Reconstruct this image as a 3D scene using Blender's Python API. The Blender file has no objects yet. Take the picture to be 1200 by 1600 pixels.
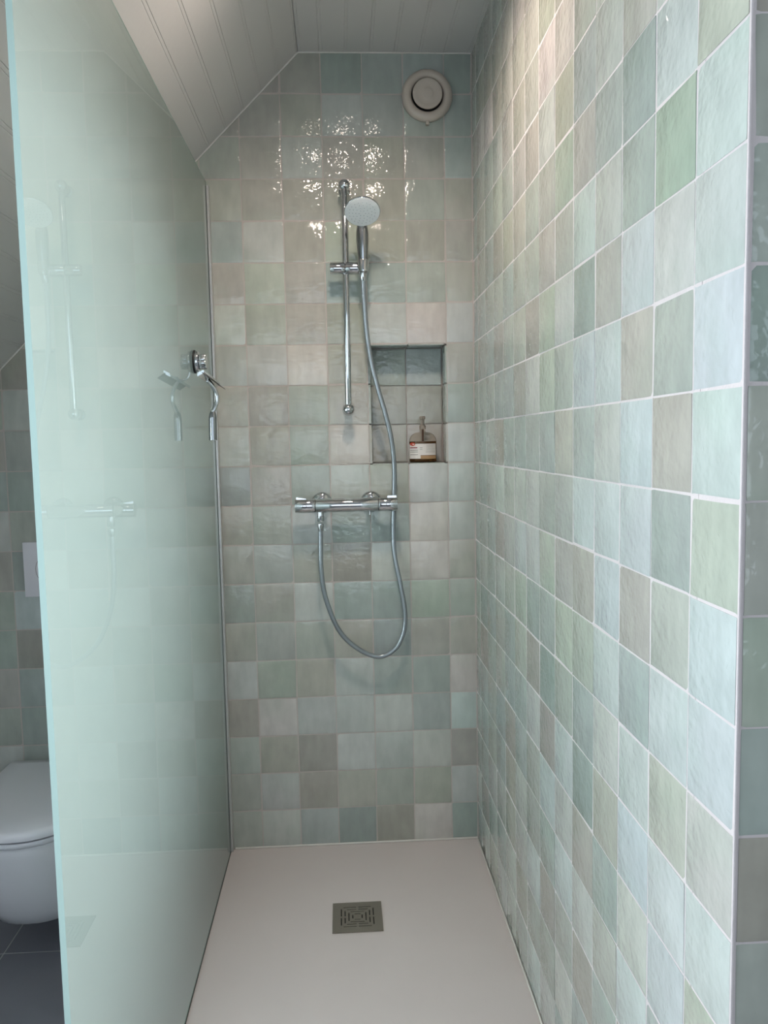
import bpy, bmesh, math, random
from mathutils import Vector, Matrix

C = bpy.context.scene.collection
RND = random.Random(7)

# ------------------------------------------------------------------ camera
F_PX = 1246.99
cam_data = bpy.data.cameras.new('camera')
cam_data.sensor_fit = 'VERTICAL'
cam_data.sensor_height = 32.0
cam_data.sensor_width = 24.0
cam_data.lens = F_PX / 1600.0 * 32.0
cam_data.clip_start = 0.02
cam = bpy.data.objects.new('camera', cam_data)
C.objects.link(cam)
RIGHT = Vector((0.99831642, -0.05476900, -0.01909658))
FWD = Vector((0.05286244, 0.99462137, -0.08907245))
UP = Vector((0.02387227, 0.08791300, 0.99584207))
mw = Matrix.Identity(4)
for r in range(3):
    mw[r][0], mw[r][1], mw[r][2] = RIGHT[r], UP[r], -FWD[r]
mw.translation = Vector((-0.32801, -2.42992, 1.27021))
cam.matrix_world = mw
bpy.context.scene.camera = cam

# ------------------------------------------------------------------ world, exposure
SC = bpy.context.scene
SC.view_settings.view_transform = 'Standard'
SC.view_settings.look = 'None'
SC.view_settings.gamma = 1.0
SC.view_settings.use_curve_mapping = False
SC.view_settings.exposure = 0.0
world = bpy.data.worlds.new('daylight')
SC.world = world
world.use_nodes = True
bg = world.node_tree.nodes['Background']
bg.inputs[0].default_value = (0.62, 0.80, 1.0, 1)
bg.inputs[1].default_value = 1.0

# main dimensions (metres)
T = 0.12                     # tile pitch
XR = 0.0821                  # face of the shower's right wall
YE = -1.6328                 # front end of that wall
ZC = 2.3963                  # flat ceiling
XC = -0.4238                 # crease between flat and sloped ceiling
ZF = -0.08                   # floor
XG = -0.6988                 # glass screen, shower side
XL, XFAR, YB = -1.80, 0.95, -3.5   # left knee wall, right far wall, rear wall
DY0, DY1, DX0, DZ0, DZ1 = -2.30, -0.80, -1.80, 0.62, 1.58      # dormer: sides, window plane, sill, head

# daylight falling through the dormer window (the light stands just outside its pane)
S2 = math.sqrt(0.5)
SLOPE_N = Vector((S2, 0, -S2))         # into the room
def slope_pt(s, y, off=0.0):
    return Vector((XC - s*S2, y, ZC - s*S2)) + SLOPE_N*off
ld = bpy.data.lights.new('daylight_through_dormer_window', 'AREA')
ld.shape = 'RECTANGLE'
ld.size = (DY1 - DY0) - .12
ld.size_y = (DZ1 - DZ0) - .12
ld.energy = 59
ld.color = (0.86, 0.935, 1.0)
lo = bpy.data.objects.new('daylight_through_dormer_window', ld)
C.objects.link(lo)
lo.matrix_world = Matrix(((0, 0, -1, DX0-.12), (1, 0, 0, (DY0+DY1)/2), (0, -1, 0, (DZ0+DZ1)/2), (0, 0, 0, 1)))
# window added behind the camera to brighten toilet and wall end
RX0, RX1, RZ0, RZ1 = -1.20, .60, .65, 2.05
ld2 = bpy.data.lights.new('added_rear_fill', 'AREA')
ld2.shape = 'RECTANGLE'; ld2.size = RX1-RX0-.12; ld2.size_y = RZ1-RZ0-.12
ld2.energy = 11
ld2.color = (0.84, 0.92, 1.0)
lo2 = bpy.data.objects.new('added_rear_fill', ld2)
C.objects.link(lo2)
lo2.matrix_world = Matrix(((1, 0, 0, (RX0+RX1)/2), (0, 0, -1, YB-.13), (0, 1, 0, (RZ0+RZ1)/2), (0, 0, 0, 1)))
SPOT_W = 11.0
SPOT_COL = (1.0, 0.845, 0.735)

# ------------------------------------------------------------------ helpers
def lin(c):
    return tuple(((v/255)/12.92 if v/255 <= 0.04045 else ((v/255+0.055)/1.055)**2.4) for v in c)

def mat(name, rgb=(200, 200, 200), rough=0.5, metal=0.0, trans=0.0, ior=1.5, coat=0.0, bump=None, mottle=None):
    m = bpy.data.materials.new(name)
    m.use_nodes = True
    nt = m.node_tree
    b = nt.nodes['Principled BSDF']
    b.inputs['Base Color'].default_value = (*lin(rgb), 1)
    b.inputs['Roughness'].default_value = rough
    b.inputs['Metallic'].default_value = metal
    b.inputs['Transmission Weight'].default_value = trans
    b.inputs['IOR'].default_value = ior
    b.inputs['Coat Weight'].default_value = coat
    tc = nt.nodes.new('ShaderNodeTexCoord')
    if mottle:
        sc, amt = mottle
        n = nt.nodes.new('ShaderNodeTexNoise')
        n.inputs['Scale'].default_value = sc
        n.inputs['Detail'].default_value = 4
        nt.links.new(tc.outputs['Object'], n.inputs['Vector'])
        mx = nt.nodes.new('ShaderNodeMix'); mx.data_type = 'RGBA'
        mx.inputs['A'].default_value = (*[v*(1-amt) for v in lin(rgb)], 1)
        mx.inputs['B'].default_value = (*[min(1, v*(1+amt)) for v in lin(rgb)], 1)
        nt.links.new(n.outputs['Fac'], mx.inputs['Factor'])
        nt.links.new(mx.outputs['Result'], b.inputs['Base Color'])
    if bump:
        sc, dist = bump
        n = nt.nodes.new('ShaderNodeTexNoise')
        n.inputs['Scale'].default_value = sc
        n.inputs['Detail'].default_value = 3
        nt.links.new(tc.outputs['Object'], n.inputs['Vector'])
        bp = nt.nodes.new('ShaderNodeBump')
        bp.inputs['Distance'].default_value = dist
        nt.links.new(n.outputs['Fac'], bp.inputs['Height'])
        nt.links.new(bp.outputs['Normal'], b.inputs['Normal'])
    return m

def obj(name, bm, m, parent=None, smooth=False, loc=None):
    me = bpy.data.meshes.new(name)
    bmesh.ops.recalc_face_normals(bm, faces=bm.faces[:])
    bm.to_mesh(me); bm.free()
    if smooth:
        me.polygons.foreach_set('use_smooth', [True]*len(me.polygons))
        if smooth is not True:
            me.set_sharp_from_angle(angle=math.radians(smooth))
    for mm in (m if isinstance(m, (list, tuple)) else [m]):
        me.materials.append(mm)
    o = bpy.data.objects.new(name, me)
    C.objects.link(o)
    if parent is not None: o.parent = parent
    if loc is not None: o.location = loc
    return o

def thing(name, label, cat, loc=(0, 0, 0), group=None):
    o = bpy.data.objects.new(name, None)
    o.empty_display_size = 0.05
    C.objects.link(o)
    o.location = loc
    o['label'] = label; o['category'] = cat
    if group: o['group'] = group
    return o

def tag(o, label, cat, group=None):
    o['label'] = label; o['category'] = cat
    if group: o['group'] = group
    return o

def struct(o, label=None, cat=None):
    o['kind'] = 'structure'
    if label: o['label'] = label
    if cat: o['category'] = cat
    return o

def box(bm, x0, x1, y0, y1, z0, z1, bevel=0.0, seg=2):
    vs = [bm.verts.new((x, y, z)) for x in (x0, x1) for y in (y0, y1) for z in (z0, z1)]
    fs = [(0, 1, 3, 2), (4, 6, 7, 5), (0, 4, 5, 1), (2, 3, 7, 6), (0, 2, 6, 4), (1, 5, 7, 3)]
    faces = [bm.faces.new([vs[i] for i in f]) for f in fs]
    if bevel:
        es = list({e for f in faces for e in f.edges})
        bmesh.ops.bevel(bm, geom=es, offset=bevel, segments=seg, profile=0.5, affect='EDGES')
    return faces

def frame_of(d):
    d = Vector(d).normalized()
    a = Vector((0, 0, 1)) if abs(d.z) < 0.9 else Vector((1, 0, 0))
    u = d.cross(a).normalized()
    return u, d.cross(u).normalized(), d

def lathe(bm, prof, origin, axis, seg=32, sx=1.0, sy=1.0, uv=None, cap=True):
    """prof: list of (radius, height along axis)"""
    u, v, d = frame_of(axis)
    if uv: u, v = Vector(uv[0]), Vector(uv[1])
    o = Vector(origin)
    rings = []
    for r, h in prof:
        if r < 1e-6:
            rings.append([bm.verts.new(o + d*h)])
        else:
            rings.append([bm.verts.new(o + d*h + (u*math.cos(2*math.pi*k/seg)*sx + v*math.sin(2*math.pi*k/seg)*sy)*r) for k in range(seg)])
    for a, b in zip(rings, rings[1:]):
        for k in range(seg):
            k2 = (k+1) % seg
            if len(a) == 1 and len(b) == 1: continue
            if len(a) == 1: bm.faces.new((a[0], b[k], b[k2]))
            elif len(b) == 1: bm.faces.new((a[k2], a[k], b[0]))
            else: bm.faces.new((a[k2], a[k], b[k], b[k2]))
    if not cap: return
    if len(rings[0]) > 1: bm.faces.new(rings[0])
    if len(rings[-1]) > 1: bm.faces.new(rings[-1])

def rounded_cyl(bm, p0, p1, r, bev=0.002, seg=32):
    p0, p1 = Vector(p0), Vector(p1)
    L = (p1-p0).length
    lathe(bm, [(r-bev, 0), (r-bev*0.3, bev*0.3), (r, bev), (r, L-bev), (r-bev*0.3, L-bev*0.3), (r-bev, L)], p0, p1-p0, seg)

def spline(pts, n=10):
    P = [Vector(p) for p in pts]
    P = [2*P[0]-P[1]] + P + [2*P[-1]-P[-2]]
    out = []
    for i in range(1, len(P)-2):
        for k in range(n):
            t = k/n
            a, b, c, d = P[i-1], P[i], P[i+1], P[i+2]
            out.append(0.5*((2*b) + (c-a)*t + (2*a-5*b+4*c-d)*t*t + (3*b-a-3*c+d)*t**3))
    out.append(P[-2])
    return out

def tube(bm, pts, radii, seg=14, flat=1.0, cap=True):
    n = len(pts)
    if not isinstance(radii, (list, tuple)): radii = [radii]*n
    rings = []; u = None
    for i in range(n):
        d = (pts[min(i+1, n-1)] - pts[max(i-1, 0)]).normalized()
        if u is None: u = frame_of(d)[0]
        u = (u - d*u.dot(d)).normalized(); v = d.cross(u)
        rings.append([bm.verts.new(pts[i] + (u*math.cos(2*math.pi*k/seg) + v*math.sin(2*math.pi*k/seg)*flat)*radii[i]) for k in range(seg)])
    for a, b in zip(rings, rings[1:]):
        for k in range(seg):
            bm.faces.new((a[k], a[(k+1) % seg], b[(k+1) % seg], b[k]))
    if cap:
        bm.faces.new(rings[0][::-1]); bm.faces.new(rings[-1])

# ------------------------------------------------------------------ materials
def tile_material():
    m = bpy.data.materials.new('glazed_zellige')
    m.use_nodes = True
    nt = m.node_tree; N = nt.nodes; L = nt.links
    b = N['Principled BSDF']
    info = N.new('ShaderNodeObjectInfo')
    tc = N.new('ShaderNodeTexCoord')
    mul = N.new('ShaderNodeMath'); mul.operation = 'MULTIPLY'; mul.inputs[1].default_value = 53.0
    L.new(info.outputs['Random'], mul.inputs[0])
    add = N.new('ShaderNodeVectorMath'); add.operation = 'ADD'
    L.new(tc.outputs['Object'], add.inputs[0]); L.new(mul.outputs[0], add.inputs[1])
    # cloudy glaze thickness
    n1 = N.new('ShaderNodeTexNoise'); n1.inputs['Scale'].default_value = 13; n1.inputs['Detail'].default_value = 4; n1.inputs['Roughness'].default_value = 0.55
    L.new(add.outputs[0], n1.inputs['Vector'])
    # vertical brush streaks
    mp = N.new('ShaderNodeMapping'); mp.inputs['Scale'].default_value = (42, 12, 12)
    L.new(add.outputs[0], mp.inputs['Vector'])
    n2 = N.new('ShaderNodeTexNoise'); n2.inputs['Scale'].default_value = 1; n2.inputs['Detail'].default_value = 2
    L.new(mp.outputs[0], n2.inputs['Vector'])
    sm = N.new('ShaderNodeMath'); sm.operation = 'ADD'
    L.new(n1.outputs['Fac'], sm.inputs[0]); L.new(n2.outputs['Fac'], sm.inputs[1])
    mr = N.new('ShaderNodeMapRange')
    mr.inputs['From Min'].default_value = 0.7; mr.inputs['From Max'].default_value = 1.3
    mr.inputs['To Min'].default_value = 0.90; mr.inputs['To Max'].default_value = 1.08
    L.new(sm.outputs[0], mr.inputs['Value'])
    vm = N.new('ShaderNodeVectorMath'); vm.operation = 'SCALE'
    L.new(info.outputs['Color'], vm.inputs[0]); L.new(mr.outputs[0], vm.inputs['Scale'])
    # pooled greener glaze patches
    n3 = N.new('ShaderNodeTexNoise'); n3.inputs['Scale'].default_value = 7
    L.new(add.outputs[0], n3.inputs['Vector'])
    mr3 = N.new('ShaderNodeMapRange')
    mr3.inputs['From Min'].default_value = 0.52; mr3.inputs['From Max'].default_value = 0.75
    mr3.inputs['To Max'].default_value = 0.5
    L.new(n3.outputs['Fac'], mr3.inputs['Value'])
    mx = N.new('ShaderNodeMix'); mx.data_type = 'RGBA'; mx.blend_type = 'MULTIPLY'
    mx.inputs['B'].default_value = (0.87, 0.96, 0.90, 1)
    L.new(mr3.outputs[0], mx.inputs['Factor']); L.new(vm.outputs[0], mx.inputs['A'])
    L.new(mx.outputs['Result'], b.inputs['Base Color'])
    b.inputs['Roughness'].default_value = 0.6
    b.inputs['Specular IOR Level'].default_value = 0.0
    b.inputs['Coat Weight'].default_value = 1.0
    b.inputs['Coat Roughness'].default_value = 0.035
    b.inputs['Coat IOR'].default_value = 1.5
    # hand-made ripples in the glaze
    h1 = N.new('ShaderNodeTexNoise'); h1.inputs['Scale'].default_value = 70; h1.inputs['Detail'].default_value = 1.5
    h2 = N.new('ShaderNodeTexNoise'); h2.inputs['Scale'].default_value = 12; h2.inputs['Detail'].default_value = 1
    L.new(add.outputs[0], h1.inputs['Vector']); L.new(add.outputs[0], h2.inputs['Vector'])
    hm = N.new('ShaderNodeMath'); hm.operation = 'MULTIPLY_ADD'; hm.inputs[1].default_value = 2.2
    L.new(h2.outputs['Fac'], hm.inputs[0]); L.new(h1.outputs['Fac'], hm.inputs[2])
    h3 = N.new('ShaderNodeTexNoise'); h3.inputs['Scale'].default_value = 55; h3.inputs['Detail'].default_value = 2; h3.inputs['Distortion'].default_value = 0.6
    L.new(add.outputs[0], h3.inputs['Vector'])
    pr3 = N.new('ShaderNodeMapRange'); pr3.interpolation_type = 'SMOOTHSTEP'
    pr3.inputs['From Min'].default_value = 0.62; pr3.inputs['From Max'].default_value = 0.74
    pr3.inputs['To Min'].default_value = 0.0; pr3.inputs['To Max'].default_value = 0.15
    L.new(h3.outputs['Fac'], pr3.inputs['Value'])
    hs = N.new('ShaderNodeMath'); hs.operation = 'SUBTRACT'
    L.new(hm.outputs[0], hs.inputs[0]); L.new(pr3.outputs[0], hs.inputs[1])
    hm = hs
    bp = N.new('ShaderNodeBump'); bp.inputs['Distance'].default_value = 0.0020; bp.inputs['Strength'].default_value = 1.0
    L.new(hm.outputs[0], bp.inputs['Height']); L.new(bp.outputs['Normal'], b.inputs['Coat Normal'])
    return m

M_TILE = tile_material()
M_GROUT = mat('cement_grout', (186, 176, 170), 0.9, bump=(220, 0.0006), mottle=(25, 0.12))
M_DAYLIT_GROUT = mat('daylit_grout', (206, 199, 200), 0.9, bump=(220, 0.0006), mottle=(25, 0.06))  # same grout as the back wall, its brighter daylight put into the colour
M_PAINT = mat('white_wall_paint', (215, 213, 208), 0.75, bump=(90, 0.0003))
M_BOARD = mat('painted_ceiling_board', (205, 202, 200), 0.45, bump=(60, 0.0002))
M_SILICONE = mat('white_silicone', (220, 216, 210), 0.4)
M_TRAY = mat('matt_white_tray', (214, 205, 203), 0.55, bump=(260, 0.0002), mottle=(6, 0.03))
M_CHROME = mat('chrome', (205, 207, 210), 0.07, metal=1.0)
M_STEEL = mat('brushed_steel', (150, 143, 133), 0.4, metal=0.7, bump=(180, 0.0001))
M_ALU = mat('satin_aluminium', (196, 195, 193), 0.35, metal=0.5)
M_SATIN = mat('satin_chrome', (158, 160, 163), 0.18, metal=1.0)
M_HOSE = mat('silver_grey_hose', (150, 157, 161), 0.28, metal=0.6)
M_BLACK = mat('black_rubber', (16, 16, 17), 0.5)
M_DARK = mat('dark_well', (20, 18, 17), 0.8)
M_CERAMIC = mat('white_sanitary_ceramic', (226, 227, 232), 0.08, coat=0.3)
M_SEAT = mat('white_seat_plastic', (220, 221, 227), 0.18)
M_PLATE = mat('white_plate_plastic', (222, 220, 226), 0.25)
M_VENT = mat('cream_vent_enamel', (196, 184, 172), 0.3)
M_SPRAY = mat('light_grey_spray_face', (240, 241, 241), 0.35, mottle=(60, 0.03))
M_NOZZLE = mat('grey_nozzle_rubber', (150, 155, 158), 0.5)
M_FLOOR = mat('slate_grey_floor_tile', (124, 125, 134), 0.42, bump=(40, 0.0002), mottle=(5, 0.12))
M_FLOORGROUT = mat('light_floor_grout', (185, 185, 188), 0.9)
M_SEAL = mat('grey_seal', (70, 66, 62), 0.5)

def glass_materials():
    out = []
    # smooth face towards the shower
    m = bpy.data.materials.new('smooth_glass'); m.use_nodes = True
    nt = m.node_tree; nt.nodes.clear()
    o = nt.nodes.new('ShaderNodeOutputMaterial')
    g = nt.nodes.new('ShaderNodeBsdfGlass')
    g.inputs['Color'].default_value = (0.945, 0.98, 0.965, 1); g.inputs['Roughness'].default_value = 0.0; g.inputs['IOR'].default_value = 1.5
    nt.links.new(g.outputs[0], o.inputs[0]); out.append(m)
    # acid-etched face towards the toilet
    m = bpy.data.materials.new('etched_glass'); m.use_nodes = True
    nt = m.node_tree; nt.nodes.clear()
    o = nt.nodes.new('ShaderNodeOutputMaterial')
    g = nt.nodes.new('ShaderNodeBsdfGlass')
    g.inputs['Color'].default_value = (0.945, 0.98, 0.965, 1); g.inputs['Roughness'].default_value = 0.42; g.inputs['IOR'].default_value = 1.5
    t = nt.nodes.new('ShaderNodeBsdfTranslucent'); t.inputs['Color'].default_value = (0.77, 0.88, 0.805, 1)
    mx = nt.nodes.new('ShaderNodeMixShader'); mx.inputs[0].default_value = 0.18
    nt.links.new(g.outputs[0], mx.inputs[1]); nt.links.new(t.outputs[0], mx.inputs[2])
    nt.links.new(mx.outputs[0], o.inputs[0]); out.append(m)
    # ground edge: pale aqua stands in for light piped through the glass
    m = mat('lit_glass_edge', (200, 228, 222), 0.25)
    out.append(m)
    return out
M_GLASS, M_ETCH, M_EDGE = glass_materials()

def clear_plastic(name, rgb, rough=0.04, ior=1.45):
    return mat(name, rgb, rough, trans=1.0, ior=ior)

# ------------------------------------------------------------------ tiles
COL = {
 'W': (197, 191, 185), 'B': (176, 174, 166), 'K': (166, 163, 155), 'L': (186, 189, 183),
 'G': (176, 182, 170), 'O': (173, 173, 162), 'T': (165, 173, 167), 'D': (152, 163, 156),
 'S': (187, 195, 192), 'N': (172, 176, 168), 'V': (166, 179, 164), 'U': (188, 196, 197),
}
RCOL = [c for c in COL if c not in 'VUD']

def tile_bm(w, h, rng):
    bm = bmesh.new()
    e = 0.0055
    us = [-w/2, -w/2+min(e, w*0.2), w/2-min(e, w*0.2), w/2]
    vs = [-h/2, -h/2+min(e, h*0.2), h/2-min(e, h*0.2), h/2]
    g = []
    for i, u in enumerate(us):
        row = []
        for j, v in enumerate(vs):
            edge = i in (0, 3) or j in (0, 3)
            row.append(bm.verts.new((u + rng.uniform(-.0007, .0007), v + rng.uniform(-.0007, .0007),
                                     -0.0012 if edge else rng.uniform(-.0003, .0003))))
        g.append(row)
    for i in range(3):
        for j in range(3):
            bm.faces.new((g[i][j], g[i+1][j], g[i+1][j+1], g[i][j+1]))
    ring = [g[0][0], g[1][0], g[2][0], g[3][0], g[3][1], g[3][2], g[3][3], g[2][3], g[1][3], g[0][3], g[0][2], g[0][1]]
    low = [bm.verts.new((v.co.x, v.co.y, -0.008)) for v in ring]
    for k in range(12):
        bm.faces.new((ring[k], low[k], low[(k+1) % 12], ring[(k+1) % 12]))
    return bm

def mesh_of(bm, name='tile'):
    me = bpy.data.meshes.new(name)
    bmesh.ops.recalc_face_normals(bm, faces=bm.faces[:])
    bm.to_mesh(me); bm.free()
    me.polygons.foreach_set('use_smooth', [True]*len(me.polygons))
    me.set_sharp_from_angle(angle=math.radians(50))
    me.materials.append(M_TILE)
    return me

GAP = 0.0032
VARIANTS = [mesh_of(tile_bm(T-GAP, T-GAP, RND)) for _ in range(9)]

def tile(parent, centre, u, v, n, code, w=None, h=None, clip=None):
    """a tile whose front lies in the plane (centre; u, v) and faces n"""
    full = w is None and h is None and clip is None
    if full:
        me = RND.choice(VARIANTS)
    else:
        bm = tile_bm(w or T-GAP, h or T-GAP, RND)
        if clip:
            for pt, nn in clip:
                geom = bm.verts[:]+bm.edges[:]+bm.faces[:]
                r = bmesh.ops.bisect_plane(bm, geom=geom, plane_co=pt, plane_no=nn, clear_outer=True)
            if len(bm.faces) == 0:
                bm.free(); return None
        me = mesh_of(bm)
    o = bpy.data.objects.new('tile', me)
    C.objects.link(o)
    o.parent = parent
    m = Matrix.Identity(4)
    tilt = Matrix.Rotation(RND.gauss(0, .0035), 4, 'X') @ Matrix.Rotation(RND.gauss(0, .0035), 4, 'Y')
    for r in range(3):
        m[r][0], m[r][1], m[r][2] = u[r], v[r], n[r]
    m.translation = Vector(centre) + Vector(n)*RND.uniform(-.0006, .0004)
    m = m @ tilt
    if full: m = m @ Matrix.Rotation(RND.choice((0, 2))*math.pi/2, 4, 'Z')
    o.matrix_local = m
    rgb = lin(COL[code])
    k = RND.uniform(0.95, 1.05)
    o.color = (*[c*k*RND.uniform(.98, 1.02) for c in rgb], 1)
    return o

# wall behind shower and toilet ------------------------------------------------
NX0, NX1, NZ0, NZ1, ND = -2*T+.001, -.0005, 10*T-.004, 13*T-.002, 0.085     # niche hole
def clipped_slab(pieces):
    bm = bmesh.new()
    for p in pieces: box(bm, *p)
    geom = bm.verts[:]+bm.edges[:]+bm.faces[:]
    bmesh.ops.bisect_plane(bm, geom=geom, plane_co=slope_pt(0, 0, 0), plane_no=-SLOPE_N, clear_outer=True)
    return bm
GY = 0.0016
bm = clipped_slab([(XL, NX0, GY, .14, ZF, ZC), (NX1, XR+GY, GY, .14, ZF, ZC),
                   (NX0, NX1, GY, .14, ZF, NZ0), (NX0, NX1, GY, .14, NZ1, ZC), (NX0, NX1, ND, .14, NZ0, NZ1)])
wall_back = struct(obj('wall_back', bm, M_GROUT), 'sage and beige handmade square tiles on the wall behind shower and toilet', 'wall')

BACK = {  # columns -6..0, one string per row of tiles, bottom row first
 0: 'NLTDKWD', 1: 'NLKONOL', 2: 'NOKLLLK', 3: 'KWLLLTS', 4: 'LNOLTTW', 5: 'BNNOTBB', 6: 'TBLTTGG',
 7: 'BNOKLWB', 8: 'BNLTTWL', 9: 'TBTLOLL', 10: 'LONW--L', 11: 'BBNB--T', 12: 'NLWO--B',
 13: 'LGBOLWL', 14: 'BGBTTNB', 15: 'TLOGOOB', 16: 'OBBOONB', 17: 'NBLBOBT', 18: 'KOOLNNT', 19: 'KKKDTTD',
}
LEFT = {9: 'T', 10: 'N', 11: 'L', 12: 'K', 13: 'G', 8: 'N', 7: 'T', 6: 'S', 5: 'K', 4: 'T', 3: 'T', 2: 'T', 1: 'D', 0: 'N'}
UX, UZ, NB = Vector((1, 0, 0)), Vector((0, 0, 1)), Vector((0, -1, 0))
for j in range(-1, 20):
    for i in range(-20, 1):
        x0, x1 = i*T, (i+1)*T
        z0, z1 = j*T, (j+1)*T
        if i == 0: x1 = XR
        if j == -1:
            if i > -7: continue
            z0 = ZF
        # slope limit: keep z - x < ZC - XC
        if z0 - x1 > ZC - XC - .01: continue
        if -6 <= i <= 0 and j >= 0: code = BACK[j][i+6]
        elif i == -11 and j in LEFT: code = LEFT[j]
        else: code = RND.choice('NTLGKBTN')
        if code == '-': continue
        w = None if (i != 0) else (x1-x0-GAP)
        h = None if j >= 0 else (z1-z0-GAP)
        cx, cz = (x0+x1)/2, (z0+z1)/2
        clip = None
        if z1 - x0 > ZC - XC - .004:
            pt = Vector((XC, ZC, 0)) - Vector((cx, cz, 0))
            nn = Vector((-S2, S2, 0))
            clip = [(pt - nn*.003, nn)]
        if z1 > ZC - .002:
            clip = (clip or []) + [(Vector((0, ZC-.003-cz, 0)), Vector((0, 1, 0)))]
        tile(wall_back, (cx, 0, cz), UX, UZ, NB, code, w, h, clip)
# niche lining
nx = [-.231, -.118, -.0065]; 
nzb = 1.2012; nzt = 1.5535
rows = [(nzb, 1.32), (1.32, 1.44), (1.44, nzt)]
ncode = ['BB', 'NO', 'TT']
for r, (a, b) in enumerate(rows):
    for c in range(2):
        tile(wall_back, ((nx[c]+nx[c+1])/2, .079, (a+b)/2), UX, UZ, NB, ncode[r][c], nx[c+1]-nx[c]-.003, b-a-.003)
    tile(wall_back, (nx[0], .041, (a+b)/2), Vector((0, -1, 0)), UZ, Vector((1, 0, 0)), 'BNT'[r], .078, b-a-.003)
    tile(wall_back, (nx[2], .041, (a+b)/2), Vector((0, 1, 0)), UZ, Vector((-1, 0, 0)), 'BNT'[r], .078, b-a-.003)
for c in range(2):
    tile(wall_back, ((nx[c]+nx[c+1])/2, .041, nzb), UX, Vector((0, 1, 0)), UZ, 'NL'[c], nx[c+1]-nx[c]-.003, .078)
    tile(wall_back, ((nx[c]+nx[c+1])/2, .041, nzt), UX, Vector((0, -1, 0)), -UZ, 'TT'[c], nx[c+1]-nx[c]-.003, .078)

# right wall --------------------------------------------------------------------
bm = bmesh.new()
box(bm, XR+GY, XR+.30, YE+.101, .14, ZF, ZC)
wall_right = struct(obj('wall_right', bm, M_DAYLIT_GROUT), 'pale green and blue-grey handmade square tiles on the shower side wall with white joints', 'wall')
RIGHTC = {   # k = 0 at the front edge, going back
 16: 'SSTLNWWBKBNTNT', 15: 'LLBLTOLBBNGTNT', 14: 'GSTTBGBNBOKTNN', 13: 'SVTLSNBGNTNNTT', 12: 'SLSBDLGKGNKTNT', 11: 'UNBSSNGLKTTNNN',
 10: 'SBULTBTTTTKNTN', 9: 'GTUSSNNLLNLNTN', 8: 'UNBUBBGLSNKTNT', 7: 'USTSGGTTGGNTNT',
 6: 'LGSLTNDKGTNTTN', 5: 'SSUODSKLTTNTKN', 4: 'GSLTKLSNTKTNTT', 3: 'STSNLSTNLKTNTN',
}
UYR, NR = Vector((0, -1, 0)), Vector((-1, 0, 0))
for j in range(20):
    for k in range(14):
        y0 = YE + k*T; y1 = y0 + T
        w = None
        if k == 0: y0 += .0035
        if k == 13: y1 = 0.0
        if k in (0, 13): w = y1-y0-GAP
        code = RIGHTC[j][k] if j in RIGHTC else RND.choice('SLNTGLNBOTKN' if j < 3 else 'BKOWLBN')
        z0, z1 = j*T, min((j+1)*T, ZC)
        h = None if z1-z0 > T-.0005 else z1-z0-GAP
        tile(wall_right, (XR, (y0+y1)/2, (z0+z1)/2), UYR, UZ, NR, code, w, h)

# end face of that wall, facing the room ----------------------------------------
bm = bmesh.new()
box(bm, XR+GY, XFAR, YE+GY, YE+.10, ZF, ZC)
wall_return = struct(obj('wall_return', bm, M_DAYLIT_GROUT), 'grey-green handmade tiles on the end of the shower side wall', 'wall')
RETC = 'NTDTNNKTGNNDTNKBGTNL'
for j in range(20):
    for k in range(3):
        x0 = XR + .004 + k*T
        z0, z1 = j*T, min((j+1)*T, ZC)
        h = None if z1-z0 > T-.0005 else z1-z0-GAP
        tile(wall_return, (x0+T/2+.0005, YE, (z0+z1)/2), UX, UZ, NB, RETC[j] if k == 0 else RND.choice('NTKBG'), None, h)
# grout nosing on the outside corner
bm = bmesh.new(); box(bm, XR+.0004, XR+.0044, YE+.0004, YE+.0044, ZF, ZC, .0012)
struct(obj('trim_1', bm, M_DAYLIT_GROUT, smooth=40), 'pale grout line down the outer tile corner', 'trim')

# other walls --------------------------------------------------------------------
zk = ZC - (XC - XL)
bm = bmesh.new(); box(bm, XL-.1, XL, YB, DY0, ZF, zk); box(bm, XL-.1, XL, DY1, .14, ZF, zk); box(bm, XL-.1, XL, DY0, DY1, ZF, DZ0)
struct(obj('wall_left', bm, M_PAINT), 'low white knee wall under the sloped ceiling', 'wall')
bm = bmesh.new(); box(bm, XFAR, XFAR+.1, YB, YE+.1, ZF, ZC)
struct(obj('wall_side', bm, M_PAINT), 'white wall to the right of the camera', 'wall')
bm = bmesh.new()
for q in [(XL-.1, RX0, ZF, ZC), (RX1, XFAR+.1, ZF, ZC), (RX0, RX1, ZF, RZ0), (RX0, RX1, RZ1, ZC)]: box(bm, q[0], q[1], YB-.1, YB, q[2], q[3])
geom = bm.verts[:]+bm.edges[:]+bm.faces[:]
bmesh.ops.bisect_plane(bm, geom=geom, plane_co=slope_pt(0, 0, 0), plane_no=-SLOPE_N, clear_outer=True)
bmesh.ops.holes_fill(bm, edges=bm.edges[:])
struct(obj('wall_rear', bm, M_PAINT), 'white wall behind the camera', 'wall')

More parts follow.
